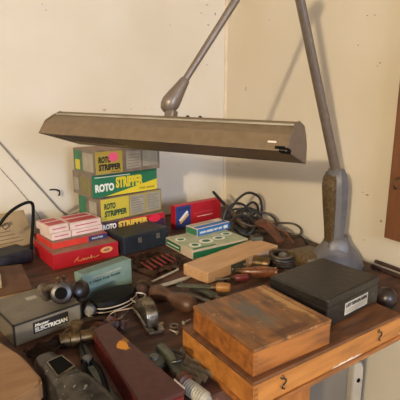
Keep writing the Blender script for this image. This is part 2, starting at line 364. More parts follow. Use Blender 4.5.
# round black knob beyond the case
t = thing('round_black_knob', 'round shiny black knob on a short stand beside the black case', 'ball', (-0.248, -1.094, 0.001))
lathe('knob_base', [(0.022, 0), (0.024, 0.006), (0.014, 0.012), (0.012, 0.018)], 'black_metal', t)
lathe('knob_head', [(0.008, -0.024), (0.020, -0.018), (0.026, -0.004), (0.025, 0.008), (0.016, 0.019), (0.004, 0.023)], 'bakelite', t, loc=(0, 0, 0.034), rot=(R(70), 0, R(-20)))
for zz, nm in ((0.012, 'upper dark pipe running along the wall behind the bench end'), (-0.0, 'lower dark pipe running along the wall behind the bench end')):
    pass
t = thing('wall_pipe', 'thin dark pipe pair running along the right wall at bench level', 'pipe', (-0.028, -0.80, 0.0))
tube('pipe', [(0, -0.4, 0.018), (0, -0.09, 0.018)], 0.006, 'rust', t)
tube('pipe', [(-0.014, -0.4, 0.006), (-0.014, -0.09, 0.006)], 0.006, 'rust', t)

# ------------------------------------------------------------------ the lamp
t = thing('desk_lamp', 'brown fluorescent bench lamp with long hood and two jointed arms', 'lamp', (-0.125, -0.80, 0.0))
lo = t.location.copy()
def W2L(p): return Vector((p[0], p[1], p[2] + Z0)) - lo
# foot
k = lathe('foot', [(0.085, 0), (0.088, 0.010), (0.080, 0.030), (0.062, 0.055), (0.044, 0.075), (0.036, 0.092), (0.034, 0.100)], 'lamp_grey', t, seg=32, loc=(-0.010, -0.026, 0), scl=(1.05, 0.9, 1))
lathe('swivel_disc', [(0.030, -0.018), (0.032, 0.0), (0.030, 0.012), (0.024, 0.016)], 'lamp_grey', t, loc=(-0.026, -0.050, 0.070), rot=(R(75), 0, R(-35)), seg=24)
bm = bmesh.new(); rbox(bm, -0.125, -0.02, -0.03, 0.075, 0.0, 0.048, bev=0.016); finish('clamp_block', bm, 'lamp_wrinkle', t, smooth=True)
# bracket: grey cover and wrinkled channel
def loft(name, secs, m, parent, bev=0.004, smooth=True):
    bm = bmesh.new(); rings = []
    for z, x0, x1, y0, y1 in secs:
        c = 0.28; dx, dy = (x1 - x0) * c, (y1 - y0) * c
        P = [(x0 + dx, y0), (x1 - dx, y0), (x1, y0 + dy), (x1, y1 - dy), (x1 - dx, y1), (x0 + dx, y1), (x0, y1 - dy), (x0, y0 + dy)]
        rings.append([bm.verts.new((x, y, z)) for x, y in P])
    for A, B in zip(rings, rings[1:]):
        for k in range(8): bm.faces.new((A[k], A[(k + 1) % 8], B[(k + 1) % 8], B[k]))
    bm.faces.new(rings[0][::-1]); bm.faces.new(rings[-1])
    return finish(name, bm, m, parent, smooth=smooth)
loft('arm_bracket', [(0.085, -0.040, 0.002, -0.052, -0.008), (0.13, -0.042, 0.006, -0.054, -0.004), (0.20, -0.048, 0.008, -0.056, 0.002), (0.26, -0.054, 0.008, -0.056, 0.006), (0.290, -0.052, 0.002, -0.052, 0.006), (0.305, -0.040, -0.008, -0.044, 0.002)], 'lamp_grey', t)
loft('bracket_channel', [(0.085, -0.050, -0.034, -0.042, -0.012), (0.13, -0.054, -0.036, -0.044, -0.010), (0.20, -0.061, -0.038, -0.046, -0.004), (0.255, -0.066, -0.040, -0.046, 0.000), (0.278, -0.062, -0.040, -0.044, 0.000), (0.296, -0.046, -0.030, -0.038, 0.002)], 'lamp_wrinkle', t)
E3 = W2L((-0.437, -0.887, 0.872)); P3 = W2L((-0.140, -0.818, 0.275)); J3 = W2L((-0.693, -0.824, 0.485))
d = (E3 - P3)
tube('lower_arm', [P3, P3 + d * 0.5, E3], [0.0145, 0.0125, 0.0105], 'lamp_arm', t, seg=12)
# raised seam along the arm
side = Vector((-0.5, -0.82, -0.1)).normalized() * 0.0115
tube('arm_seam', [P3 + side, P3 + d * 0.5 + side * 0.9, E3 + side * 0.8], 0.0028, 'lamp_grey', t, seg=6)
# elbow
k = lathe('elbow_joint', [(0.010, -0.022), (0.024, -0.018), (0.027, 0), (0.024, 0.018), (0.010, 0.022)], 'lamp_arm', t, loc=E3, rot=(R(90), 0, R(-35)))
lathe('elbow_knob', [(0.008, 0.020), (0.014, 0.026), (0.014, 0.038), (0.008, 0.042)], 'black_metal', k)
u = (E3 - J3).normalized(); Ln = (E3 - J3).length
tube('upper_arm', [J3 + u * 0.06, E3], [0.0078, 0.0095], 'lamp_arm', t, seg=12)
q = u.to_track_quat('Z', 'Y').to_euler()
k = lathe('head_joint', [(0.004, -0.012), (0.013, -0.008), (0.019, 0.002), (0.0205, 0.014), (0.019, 0.026), (0.0155, 0.044), (0.0125, 0.060), (0.0108, 0.072), (0.0085, 0.075)], 'lamp_arm', t, loc=J3 - u * 0.002, rot=q, seg=20)
# head
HM = Euler((-0.27634, 0.01923, -1.00778), 'XYZ').to_matrix().to_4x4(); HM.translation = W2L((-0.7135, -0.8355, 0.4001))
hd = bpy.data.objects.new('lamp_head', None)
prof = [(-0.072, 0), (-0.0587, 0.0315), (-0.0177, 0.0642), (0.0177, 0.0642), (0.0587, 0.0315), (0.072, 0)]
def inset(P, d):
    out = []
    for (x, z) in P: out.append((x * (1 - d / 0.072), max(z * (1 - d / 0.066), 0.0)))
    return out
bm = bmesh.new(); Lh = 0.30
inn = inset(prof, 0.002)
rows = []
for x in (-Lh, Lh):
    rows.append(([bm.verts.new((x, y, z)) for y, z in prof], [bm.verts.new((x, y, z)) for y, z in inn]))
for i in range(5):
    bm.faces.new((rows[0][0][i], rows[0][0][i + 1], rows[1][0][i + 1], rows[1][0][i]))
    bm.faces.new((rows[0][1][i], rows[1][1][i], rows[1][1][i + 1], rows[0][1][i + 1]))
for i in (0, 5): bm.faces.new((rows[0][0][i], rows[1][0][i], rows[1][1][i], rows[0][1][i]))
for r in rows:
    for i in range(5): bm.faces.new((r[0][i], r[1][i], r[1][i + 1], r[0][i + 1]))
bmesh.ops.transform(bm, matrix=HM, verts=bm.verts[:])
hood = finish('hood', bm, 'lamp', t)
AX = Matrix(((0, 0, 1, 0), (1, 0, 0, 0), (0, 1, 0, 0), (0, 0, 0, 1)))      # (a,b,z) -> x=z, y=a, z=b
capp = [(-0.0735, -0.002), (-0.060, 0.0325), (-0.040, 0.0500), (-0.018, 0.0655), (0.018, 0.0655), (0.040, 0.0520), (0.060, 0.0325), (0.0735, -0.002)]
for sx in (-1, 1):
    prism('end_cap', capp, sx * Lh - 0.002, sx * Lh + 0.002, 'lamp_arm' if sx > 0 else 'lamp', hood, mat4=HM @ AX, bev=0.0008)
def hbox(name, dims, m, parent, bev=0.0005):
    bm = bmesh.new(); rbox(bm, *dims, bev=bev); bmesh.ops.transform(bm, matrix=HM, verts=bm.verts[:]); return finish(name, bm, m, parent)
hbox('rim', (-Lh, Lh, -0.0725, -0.060, -0.0015, 0.0015), 'lamp', hood)
hbox('rim', (-Lh, Lh, 0.046, 0.0725, -0.0015, 0.0015), 'lamp', hood)
hbox('underside_panel', (-0.12, Lh - 0.004, -0.060, 0.046, -0.0013, 0.001), 'lamp', hood)
hbox('reflector', (-Lh + 0.004, Lh - 0.004, -0.035, 0.035, 0.052, 0.056), 'reflector', hood)
hbox('label_strip', (0.10, 0.225, 0.056, 0.0585, -0.0022, -0.0012), 'black_metal', hood)
for sx, y in ((0, -0.028), (0, 0.022)):
    bm = bmesh.new(); sweep(bm, [(-Lh + 0.006, y, 0.028), (Lh - 0.006, y, 0.028)], 0.0125, 14)
    bmesh.ops.transform(bm, matrix=HM, verts=bm.verts[:]); finish('fluorescent_tube', bm, 'tube_glass', hood, smooth=True)
for i in range(9): hbox('louver_slat', (-Lh + 0.018 + i * 0.019, -Lh + 0.0265 + i * 0.019, -0.060, 0.046, 0.000, 0.012), 'lamp', hood)
# notch, screws, scuff
hbox('switch_slot', (Lh - 0.022, Lh - 0.004, -0.0716, -0.0650, 0.0020, 0.0075), 'void', hood)
hbox('switch_slot', (Lh - 0.014, Lh + 0.0028, -0.0725, -0.052, -0.0028, 0.0050), 'void', hood)
for sx in (0.055, 0.085):
    bm = bmesh.new(); bmesh.ops.create_cone(bm, cap_ends=True, segments=10, radius1=0.005, radius2=0.0035, depth=0.006)
    bmesh.ops.transform(bm, matrix=HM @ Matrix.Translation((sx, -0.004, 0.067)), verts=bm.verts[:]); finish('screw', bm, 'black_metal', hood)
hbox('neck', (-0.002, 0.022, -0.011, 0.011, 0.062, 0.082), 'lamp_arm', hood, bev=0.004)
hbox('scuff_patch', (Lh - 0.038, Lh - 0.022, -0.0682, -0.0655, 0.0130, 0.0165), 'whitish_paint', hood)

# ------------------------------------------------------------------ cartons at the back wall
GRP = 'abrasive wheel cartons in the tall stack'
# bottom of the stack
SD = (0.268, 0.150, 0.083)
t = carton('carton', 'bottom stripper carton of the stack, purple front with yellow lettering and red disc', 'box', (-0.700, -0.286), 0.001, SD, 8, 'carton_brown', GRP, body='box_body')
panel(t, SD, 'front', 0.002, 0.266, 0.030, 0.082, 'purple')
panel(t, SD, 'front', 0, 0, 0, 0, 'red_print', poly=[(0.07, 0.082), (0.266, 0.082), (0.266, 0.058)], layer=2)
lettering(t, SD, 'front', 'ROTO', 0.010, 0.062, 0.056, 0.076, 'white_ink', layer=3, bold=0.055)
lettering(t, SD, 'front', 'STRIPPER', 0.070, 0.192, 0.056, 0.078, 'yellow_ink', layer=3, bold=0.055)
panel(t, SD, 'front', 0, 0, 0, 0, 'hot_pink', poly=ell(0.222, 0.066, 0.026, 0.015), layer=4, name='sticker')
# third from top
t = carton('carton', 'third stripper carton from the top with yellow panel and grey chart panels', 'box', (-0.695, -0.284), 0.085, SD, 14, 'carton_brown', GRP, body='box_body')
panel(t, SD, 'front', 0.002, 0.118, 0.003, 0.080, 'dull_yellow')
panel(t, SD, 'front', 0.120, 0.266, 0.003, 0.080, 'olive_yellow')
panel(t, SD, 'front', 0.124, 0.188, 0.006, 0.076, 'print_grey', layer=2); panel(t, SD, 'front', 0.196, 0.262, 0.006, 0.076, 'print_grey', layer=2)
for j in range(7):
    for a, b in ((0.128, 0.184), (0.200, 0.256)):
        panel(t, SD, 'front', a, b - 0.01 * (j % 3), 0.012 + j * 0.009, 0.014 + j * 0.009, 'carton_brown', layer=3, name='text_line')
lettering(t, SD, 'front', 'ROTO', 0.014, 0.060, 0.043, 0.065, 'green_ink', layer=3, bold=0.055, shear=0.1)
lettering(t, SD, 'front', 'STRIPPER', 0.014, 0.108, 0.016, 0.038, 'green_ink', layer=3, bold=0.055, shear=0.1)
panel(t, SD, 'left', 0.004, 0.055, 0.004, 0.078, 'mid_green'); panel(t, SD, 'left', 0.075, 0.125, 0.014, 0.068, 'print_grey')
# second
t = carton('carton', 'second stripper carton from the top, dark green front with white and yellow lettering', 'box', (-0.716, -0.268), 0.169, SD, 10, 'carton_brown', GRP, body='box_body')
panel(t, SD, 'front', 0.001, 0.267, 0.002, 0.081, 'print_green')
panel(t, SD, 'front', 0, 0, 0, 0, 'print_yellow', poly=[(0.05, 0.002), (0.267, 0.002), (0.267, 0.042)], layer=2)
lettering(t, SD, 'front', 'ROTO', 0.012, 0.085, 0.020, 0.048, 'white_ink', layer=3, bold=0.055)
lettering(t, SD, 'front', 'STRIPPER', 0.092, 0.205, 0.026, 0.066, 'print_yellow', layer=3, bold=0.055)
lettering(t, SD, 'front', 'FINE GRADE', 0.190, 0.255, 0.010, 0.018, 'black_ink', layer=3)
panel(t, SD, 'front', 0.012, 0.15, 0.070, 0.0725, 'white_ink', layer=3, name='text_line')
panel(t, SD, 'left', 0.06, 0.14, 0.008, 0.07, 'carton_olive'); panel(t, SD, 'left', 0.008, 0.045, 0.015, 0.06, 'print_grey')
# top
t = carton('carton', 'topmost stripper carton of the stack, brown with a pink sticker, beneath the lamp', 'box', (-0.712, -0.300), 0.2535, SD, 12, 'carton_brown', GRP, body='box_body')
panel(t, SD, 'front', 0.004, 0.108, 0.003, 0.078, 'olive_yellow')
panel(t, SD, 'front', 0.124, 0.184, 0.012, 0.072, 'print_grey', layer=1); panel(t, SD, 'front', 0.192, 0.258, 0.014, 0.070, 'print_grey', layer=1)
for j in range(5): panel(t, SD, 'front', 0.128, 0.178, 0.018 + j * 0.010, 0.020 + j * 0.010, 'carton_brown', layer=2, name='text_line')
lettering(t, SD, 'front', 'ROTO', 0.014, 0.062, 0.040, 0.062, 'black_ink', layer=3, bold=0.055, shear=0.1)
lettering(t, SD, 'front', 'STRIPPER', 0.014, 0.100, 0.014, 0.036, 'black_ink', layer=3, bold=0.055, shear=0.1)
lettering(t, SD, 'front', 'FINE GRIT', 0.062, 0.098, 0.005, 0.010, 'black_ink', layer=3)
panel(t, SD, 'front', 0, 0, 0, 0, 'pink', poly=ell(0.072, 0.058, 0.019, 0.016), layer=4, name='sticker')
panel(t, SD, 'left', 0.006, 0.060, 0.006, 0.076, 'mid_green'); panel(t, SD, 'left', 0.014, 0.048, 0.010, 0.045, 'dull_yellow', layer=2); panel(t, SD, 'left', 0.07, 0.142, 0.010, 0.072, 'print_grey')
panel(t, SD, 'top', 0.02, 0.25, 0.012, 0.13, 'red_top')

# navy metal box
ND = (0.182, 0.108, 0.064)
t = carton('metal_box', 'dark navy metal box with two small catches in front of the stripper stack', 'box', (-0.664, -0.420), 0.001, ND, 12, 'navy', body='box_body', bev=0.004)
box('lid', (-0.0918, 0.0918, -0.0548, 0.0548, 0.046, 0.0645), 'navy', t, bev=0.003)
for lx in (-0.030, 0.045):
    box('catch', (lx - 0.007, lx + 0.007, -0.0580, -0.054, 0.034, 0.052), 'dull_steel', t, bev=0.001)

# ------------------------------------------------------------------ red box stack
RD = (0.214, 0.185, 0.047)
t = carton('red_box', 'bright red flat box with pale script and an oval seal', 'box', (-0.890, -0.430), 0.001, RD, 7, 'red_card', body='box_body')
panel(t, RD, 'front', 0, 0, 0, 0, 'gold_ink', poly=ell(0.172, 0.030, 0.021, 0.010), layer=4, name='oval_seal')
panel(t, RD, 'front', 0, 0, 0, 0, 'red_top', poly=ell(0.172, 0.030, 0.011, 0.004), layer=5, name='oval_seal')
tube('script', [Vector((x, -RD[1] / 2 - 0.0005, z)) for x, z in ((-0.044, 0.012), (-0.036, 0.020), (-0.028, 0.026), (-0.034, 0.021), (-0.030, 0.014), (-0.022, 0.012), (-0.014, 0.018), (-0.013, 0.012), (-0.006, 0.018), (-0.004, 0.012), (0.003, 0.018), (0.006, 0.012), (0.013, 0.024), (0.012, 0.013), (0.020, 0.017), (0.024, 0.013), (0.038, 0.018))], 0.0009, 'gold_ink', t, seg=5, curve=4)
bm = bmesh.new(); rbox(bm, -0.1075, 0.1075, -0.093, 0.093, 0.041, 0.0485, bev=0.001); finish('lid', bm, 'red_card', t)
panel(t, (0.214, 0.185, 0.0485), 'top', 0.003, 0.211, 0.003, 0.182, 'red_top')
TD = (0.188, 0.140, 0.019)
t = carton('tray', 'shallow orange-red tray with a navy end, lying on the red box', 'tray', (-0.880, -0.380), 0.0495, TD, 10, 'orange_red', body='tray_body')
panel(t, TD, 'front', 0.120, 0.187, 0.001, 0.018, 'navy_print'); panel(t, TD, 'top', 0.004, 0.184, 0.004, 0.136, 'red_top', layer=1)
lettering(t, TD, 'front', 'ROUTER', 0.132, 0.172, 0.006, 0.012, 'white_ink', layer=2)
g2 = 'small cream cartons on the orange tray'
def small(lab, fl, z, dim, deg, printed=True):
    t = carton('small_carton', lab, 'box', fl, z, dim, deg, 'cream_card', g2, body='box_body', bev=0.0008)
    L, D, H = dim
    if printed:
        panel(t, dim, 'top', L * 0.05, L * 0.95, D * 0.12, D * 0.50, 'pink_print'); panel(t, dim, 'top', L * 0.08, L * 0.92, D * 0.62, D * 0.90, 'pink_print', name='text_line')
    panel(t, dim, 'front', L * 0.14, L * 0.86, H * 0.45, H * 0.58, 'pink_print', name='text_line')
small('lower of the two small cream cartons at the left on the orange tray', (-0.874, -0.352), 0.069, (0.064, 0.095, 0.022), 12, False)
small('upper of the two small cream cartons at left, printed pink on top', (-0.878, -0.348), 0.0915, (0.064, 0.098, 0.023), 15)
small('lower wide cream carton on the right half of the orange tray', (-0.809, -0.338), 0.069, (0.110, 0.100, 0.020), 11, False)
small('upper wide cream carton with pink printed top, right half of the orange tray', (-0.811, -0.334), 0.0895, (0.110, 0.105, 0.022), 12)

# ------------------------------------------------------------------ teal carton
TD = (0.156, 0.036, 0.073)
t = carton('teal_box', 'pale teal carton with a line of dark lettering in front of the red box', 'box', (-0.870, -0.684), 0.001, TD, 18, 'teal_card', body='box_body')
lettering(t, TD, 'front', '1/2 Heavy Duty Router', 0.014, 0.118, 0.040, 0.050, 'black_ink', layer=2, bold=0.01)
panel(t, TD, 'front', 0.002, 0.100, 0.002, 0.030, 'teal_dark')
panel(t, TD, 'top', 0.006, 0.15, 0.006, 0.030, 'teal_dark'); 
for a in (0.03, 0.05, 0.07): panel(t, TD, 'front', a, a + 0.05, 0.056, 0.058, 'pale_side', name='text_line')

# grey carton with white on black lettering
ED = (0.152, 0.148, 0.048)
t = carton('grey_carton', 'grey cardboard carton with white lettering on a black panel', 'box', (-1.049, -0.816), 0.001, ED, 13, 'grey_carton', body='box_body')
panel(t, ED, 'front', 0.004, 0.148, 0.002, 0.045, 'grey_front')
panel(t, ED, 'front', 0.040, 0.120, 0.014, 0.040, 'black_ink', layer=2)
lettering(t, ED, 'front', 'Master', 0.044, 0.075, 0.029, 0.036, 'white_ink', layer=3, bold=0.02, shear=0.2)
lettering(t, ED, 'front', 'ELECTRICIAN', 0.044, 0.117, 0.017, 0.027, 'white_ink', layer=3, bold=0.05)
lettering(t, ED, 'front', 'Catalog No. 52', 0.088, 0.128, 0.008, 0.012, 'black_ink', layer=3)
for d_ in ((-0.0765, 0.0765, -0.0747, -0.071, 0.0455, 0.0488), (-0.0768, -0.0735, -0.0752, 0.074, 0.0450, 0.0488), (0.0735, 0.0768, -0.0752, -0.072, 0.0, 0.0488), (-0.0768, -0.0735, -0.0752, -0.072, 0, 0.0488)):
    box('edge_tape', d_, 'black_ink', t, bev=0)
panel(t, ED, 'top', 0.068, 0.092, 0.095, 0.112, 'print_grey', name='paper_label')
lettering(t, ED, 'top', 'No. 1 CAT NO. 7', 0.030, 0.110, 0.070, 0.080, 'carton_brown', layer=1)
for j in range(3): panel(t, ED, 'top', 0.016, 0.125 - j * 0.02, 0.022 + j * 0.012, 0.024 + j * 0.012, 'carton_brown', name='text_line')

# ------------------------------------------------------------------ cartons in the middle
t = carton('red_and_blue_carton', 'upright red carton with a blue end panel against the back', 'box', (-0.384, -0.238), 0.001, (0.238, 0.032, 0.094), 9, 'red_print', body='box_body')
D_ = (0.238, 0.032, 0.094)
panel(t, D_, 'front', 0.001, 0.076, 0.001, 0.091, 'blue_print'); panel(t, D_, 'left', 0.002, 0.030, 0.002, 0.090, 'red_card')
panel(t, D_, 'front', 0, 0, 0, 0, 'white_ink', poly=[(0.016, 0.036), (0.024, 0.028), (0.064, 0.062), (0.056, 0.070)], layer=2, name='printed_picture')
panel(t, D_, 'front', 0, 0, 0, 0, 'gold_ink', poly=[(0.020, 0.026), (0.027, 0.019), (0.067, 0.051), (0.061, 0.057)], layer=2, name='printed_picture')
panel(t, D_, 'front', 0.012, 0.07, 0.074, 0.084, 'navy_print', layer=2)
panel(t, D_, 'front', 0.090, 0.190, 0.050, 0.053, 'pink_print', layer=2, name='text_line'); panel(t, D_, 'front', 0.110, 0.190, 0.034, 0.037, 'cream_card', layer=2, name='text_line')
panel(t, D_, 'top', 0.002, 0.236, 0.002, 0.030, 'pink_print')
GD = (0.232, 0.172, 0.030)
t = carton('green_carton', 'flat green and white printed carton on the bench, under the blue one', 'box', (-0.487, -0.560), 0.001, GD, 4, 'pale_side', body='box_body')
panel(t, GD, 'top', 0.003, 0.229, 0.003, 0.169, 'green_card'); panel(t, GD, 'front', 0.003, 0.229, 0.002, 0.024, 'print_green')
panel(t, GD, 'left', 0.004, 0.100, 0.005, 0.026, 'print_green'); panel(t, GD, 'left', 0.012, 0.09, 0.013, 0.017, 'white_ink', layer=2, name='text_line')
for cx_, cy_, rx, ry in ((0.040, 0.045, 0.020, 0.022), (0.095, 0.06, 0.026, 0.022), (0.150, 0.062, 0.024, 0.020), (0.2, 0.085, 0.022, 0.018), (0.03, 0.12, 0.02, 0.018)):
    panel(t, GD, 'top', 0, 0, 0, 0, 'white_ink', poly=ell(cx_, cy_, rx, ry), layer=2, name='printed_picture')
    panel(t, GD, 'top', 0, 0, 0, 0, 'mid_green', poly=ell(cx_, cy_, rx * 0.62, ry * 0.6, 8), layer=3, name='printed_picture')
panel(t, GD, 'top', 0.01, 0.10, 0.006, 0.018, 'mid_green', layer=2)
BDm = (0.158, 0.064, 0.027)
t = carton('blue_carton', 'small blue and white carton lying on top of the green carton', 'box', (-0.402, -0.442), 0.0318, BDm, 10, 'cream_card', body='box_body', bev=0.0008)
panel(t, BDm, 'front', 0.001, 0.157, 0.001, 0.026, 'sky_blue'); panel(t, BDm, 'left', 0.002, 0.062, 0.002, 0.025, 'mid_green')
lettering(t, BDm, 'front', 'HIGH SPEED BIT SET', 0.012, 0.120, 0.008, 0.016, 'white_ink', layer=2, bold=0.055); panel(t, BDm, 'front', 0.126, 0.146, 0.006, 0.018, 'white_ink', layer=2)
panel(t, BDm, 'top', 0.006, 0.152, 0.006, 0.030, 'sky_blue'); panel(t, BDm, 'top', 0.006, 0.12, 0.038, 0.058, 'print_grey')

# pale planed wooden block with steel plate
WD = (0.335, 0.100, 0.034)
t = carton('wood_block', 'long pale planed wooden block with a green metal plate on its side', 'block', (-0.541, -0.745), 0.0, WD, 15, 'pale_wood', body='block_body', bev=0.003)
panel(t, WD, 'front', 0.098, 0.165, 0.002, 0.030, 'green_metal', name='metal_plate', layer=4)
for a in (0.104, 0.159): lathe('screw', [(0.003, 0), (0.003, 0.001), (0.001, 0.002)], 'steel', t, seg=8, loc=(-WD[0] / 2 + a, -WD[1] / 2 - 0.001, 0.016), rot=(R(90), 0, 0))
panel(t, WD, 'front', 0.180, 0.30, 0.010, 0.030, 'cream_card', name='worn_paint')

# ------------------------------------------------------------------ small tools and clutter
def handle(name, label, a, b, prof, m, ferr=None, cat='handle', group=None, extra=None):
    """turned handle lying from a to b (bench coordinates); prof = (radius, fraction)"""
    A, B = Vector(a), Vector(b); d = B - A; L = d.length
    t = thing(name, label, cat, a, rot=d.to_track_quat('Z', 'Y').to_euler(), group=group)
    lathe('grip', [(r, f * L) for r, f in prof], m, t, seg=18)
    if ferr: lathe('ferrule', [(ferr[0], -0.014), (ferr[0], 0.003), (ferr[0] * 0.8, 0.004)], 'brass', t, seg=14)
    if extra: extra(t, L)
    return t
HP = [(0.006, 0), (0.010, 0.06), (0.012, 0.2), (0.0165, 0.45), (0.0175, 0.65), (0.013, 0.85), (0.015, 0.94), (0.007, 1)]
handle('file_handle', 'turned reddish brown wooden handle between the pale block and wooden box', (-0.437, -0.752, 0.021), (-0.345, -0.812, 0.020), HP, 'brown_wood', (0.008,))
def chis(t, L):
    bm = bmesh.new(); rbox(bm, -0.009, 0.009, -0.0022, 0.0022, -0.105, -0.004, bev=0.0008); finish('blade', bm, 'green_metal', t)
handle('chisel', 'chisel with short amber wooden handle beside the left corner of the wooden box', (-0.553, -0.806, 0.019), (-0.520, -0.830, 0.019), [(0.008, 0), (0.012, 0.1), (0.013, 0.6), (0.011, 0.9), (0.006, 1)], 'amber_wood', (0.009,), 'chisel', extra=chis)
# brass ferruled tube, dark motor coil
t = thing('metal_socket', 'dull brass grey cylindrical socket behind the black case', 'socket', (-0.345, -0.735, 0.022), rot=(R(90), 0, R(38)))
lathe('socket_body', [(0.012, -0.028), (0.020, -0.026), (0.022, -0.005), (0.0195, 0.0), (0.0195, 0.022), (0.016, 0.026)], 'brass', t)
lathe('socket_mouth', [(0.014, 0.0258), (0.014, 0.0275), (0.008, 0.028)], 'void', t)
t = thing('wire_coil', 'dark coiled cable ring lying flat in front of the lamp foot', 'cable', (-0.262, -0.735, 0.0))
for k in range(4):
    r = 0.046 - 0.002 * (k % 2)
    tube('cable_turn', [(math.cos(a) * r, math.sin(a) * r * 0.8, 0.006 + k * 0.0105 + 0.003 * math.sin(2 * a + k)) for a in [2 * PI * i / 20 for i in range(20)]], 0.0052, ['cord', 'rust', 'cord', 'brown_cord'][k], t, seg=7, closed=True)
lathe('hub', [(0.018, 0), (0.020, 0.02), (0.012, 0.038), (0.004, 0.042)], 'dull_steel', t, seg=16)

# small square pin block near the blue carton end
t = thing('metal_block', 'small dark metal block at the right end of the green carton', 'block', (-0.245, -0.575, 0.0), -15)
box('block_body', (-0.020, 0.020, -0.014, 0.014, 0, 0.046), 'green_metal', t, bev=0.002)
lathe('knurled_cap', [(0.010, 0), (0.010, 0.006), (0.006, 0.008)], 'rust', t, seg=12, loc=(0, 0, 0.046))

# cords
t = thing('power_cord', 'bundle of looped black power cord standing in the back corner', 'cord', (-0.13, -0.36, 0.0))
def rel(P, o): return [(p[0] - o[0], p[1] - o[1], max(p[2], 0.005)) for p in P]
o_ = (-0.13, -0.36)
A_ = [(-0.227,-0.360,0.016),(-0.209,-0.350,0.070),(-0.163,-0.345,0.121),(-0.106,-0.34,0.140),(-0.055,-0.345,0.112),(-0.048,-0.350,0.053),(-0.081,-0.360,0.006),(-0.131,-0.375,0.005),(-0.170,-0.380,0.016),(-0.162,-0.375,0.072),(-0.115,-0.370,0.107),(-0.079,-0.365,0.082),(-0.082,-0.360,0.020),(-0.120,-0.360,0.005)]
B_ = [(-0.225,-0.400,0.005),(-0.262,-0.395,0.040),(-0.250,-0.390,0.093),(-0.210,-0.390,0.118),(-0.163,-0.390,0.105),(-0.133,-0.400,0.061),(-0.141,-0.400,0.006),(-0.173,-0.41,0.005)]
tube('loop', rel(A_, o_), 0.0052, 'cord', t, curve=5); tube('loop', rel(B_, o_), 0.0050, 'cord', t, curve=5)
rnd = random.Random(7)
for k in range(10):
    cx_, cy_ = -0.15 + rnd.uniform(-0.05, 0.05), -0.38 + rnd.uniform(-0.05, 0.03); r = rnd.uniform(0.035, 0.06); ti = rnd.uniform(0.5, 1.3); az = rnd.uniform(-0.6, 0.6)
    P = []
    for i in range(16):
        a = 2 * PI * i / 16; x = r * math.cos(a); y = r * math.sin(a) * math.cos(ti); z = r * (1 + math.sin(a)) * math.sin(ti) * 0.8 + 0.006
        P.append((cx_ + x * math.cos(az) - y * math.sin(az), cy_ + x * math.sin(az) + y * math.cos(az), z))
    tube('loop', rel(P, o_), 0.0048, 'cord', t, seg=7, closed=True)
C_ = [(-0.251,-0.486,0.075),(-0.213,-0.507,0.060),(-0.140,-0.495,0.050),(-0.070,-0.484,0.045),(-0.018,-0.508,0.040),(-0.018,-0.551,0.030),(-0.060,-0.586,0.020),(-0.104,-0.588,0.020),(-0.109,-0.539,0.030),(-0.130,-0.480,0.020),(-0.15,-0.42,0.01)]
tube('lead', rel(C_, o_), 0.0042, 'brown_cord', t, curve=5)
D2 = [(-0.128,-0.560,0.030),(-0.080,-0.604,0.030),(-0.085,-0.653,0.020),(-0.083,-0.668,0.006),(-0.06,-0.62,0.006)]
tube('lead', rel(D2, o_), 0.0038, 'cord', t, curve=5)
# wand leaning on the cords
A, B = Vector((-0.205, -0.225, 0.135)), Vector((-0.195, -0.440, 0.035)); d = B - A
t = thing('soldering_wand', 'slender dark wand with thick tan grip leaning over the cords', 'tool', A, rot=d.to_track_quat('Z', 'Y').to_euler())
L = d.length
lathe('tip', [(0.003, 0), (0.0065, 0.01), (0.0065, L * 0.45)], 'black_metal', t, seg=12)
lathe('grip', [(0.007, L * 0.42), (0.010, L * 0.47), (0.012, L * 0.7), (0.010, L * 0.95), (0.005, L)], 'brown_cord', t, seg=14)
# leather sheath
t = thing('leather_sheath', 'folded brown leather sheath lying over the black cords', 'sheath', (-0.165, -0.565, 0.0))
tube('sheath_body', [(-0.010, 0.085, 0.062), (0.008, 0.045, 0.058), (0.0, -0.010, 0.042), (-0.012, -0.060, 0.026)], [0.014, 0.024, 0.030, 0.030, 0.028, 0.026, 0.024, 0.022, 0.020, 0.018, 0.017, 0.016, 0.012], 'leather', t, seg=10, curve=4, squash=0.55)
tube('strap', [(0.010, 0.0, 0.062), (0.034, -0.03, 0.045), (0.030, -0.075, 0.015)], 0.005, 'leather', t, seg=6, curve=4)

# knife blades and crumpled plastic
t = thing('steel_strip', 'thin straight steel strip lying on the bench nearest the pale block', 'strip', (-0.620, -0.640, 0.004), 22)
box('strip', (-0.055, 0.055, -0.004, 0.004, 0, 0.003), 'steel', t, bev=0.0008)
t = thing('table_knife', 'polished steel knife blade tapering to a point on the bench', 'knife', (-0.610, -0.690, 0.003), 8)
prism('blade', [(-0.062, -0.010), (-0.01, -0.012), (0.030, -0.008), (0.066, 0.003), (0.03, 0.008), (-0.062, 0.008)], 0, 0.003, 'steel', t, bev=0.0006)
tube('handle', [(-0.062, 0, 0.004), (-0.085, -0.004, 0.004)], 0.006, 'rust', t)
t = thing('plastic_wrapper', 'crumpled brown plastic wrapper holding thin red sticks on the bench', 'wrapper', (-0.610, -0.535, 0.0), 18)
bm = bmesh.new(); n = 16; rnd = random.Random(3)
g = [[bm.verts.new(((i / n - 0.5) * 0.15 + rnd.uniform(-.002, .002), (j / n - 0.5) * 0.165 + rnd.uniform(-.002, .002), 0.003 + max(0, rnd.gauss(0.003, 0.004)) + 0.006 * math.sin(i * 0.9) ** 2)) for j in range(n + 1)] for i in range(n + 1)]
for i in range(n):
    for j in range(n): bm.faces.new((g[i][j], g[i + 1][j], g[i + 1][j + 1], g[i][j + 1]))
bmesh.ops.solidify(bm, geom=bm.faces[:], thickness=0.0015)
finish('wrapper_sheet', bm, 'plastic_bag', t, smooth=True)
for k in range(6):
    x = -0.055 + k * 0.021; tube('stick', [(x, -0.055 + 0.008 * (k % 2), 0.015), (x + 0.012, 0.010, 0.017)], 0.0028, 'red_stick', t, seg=6)

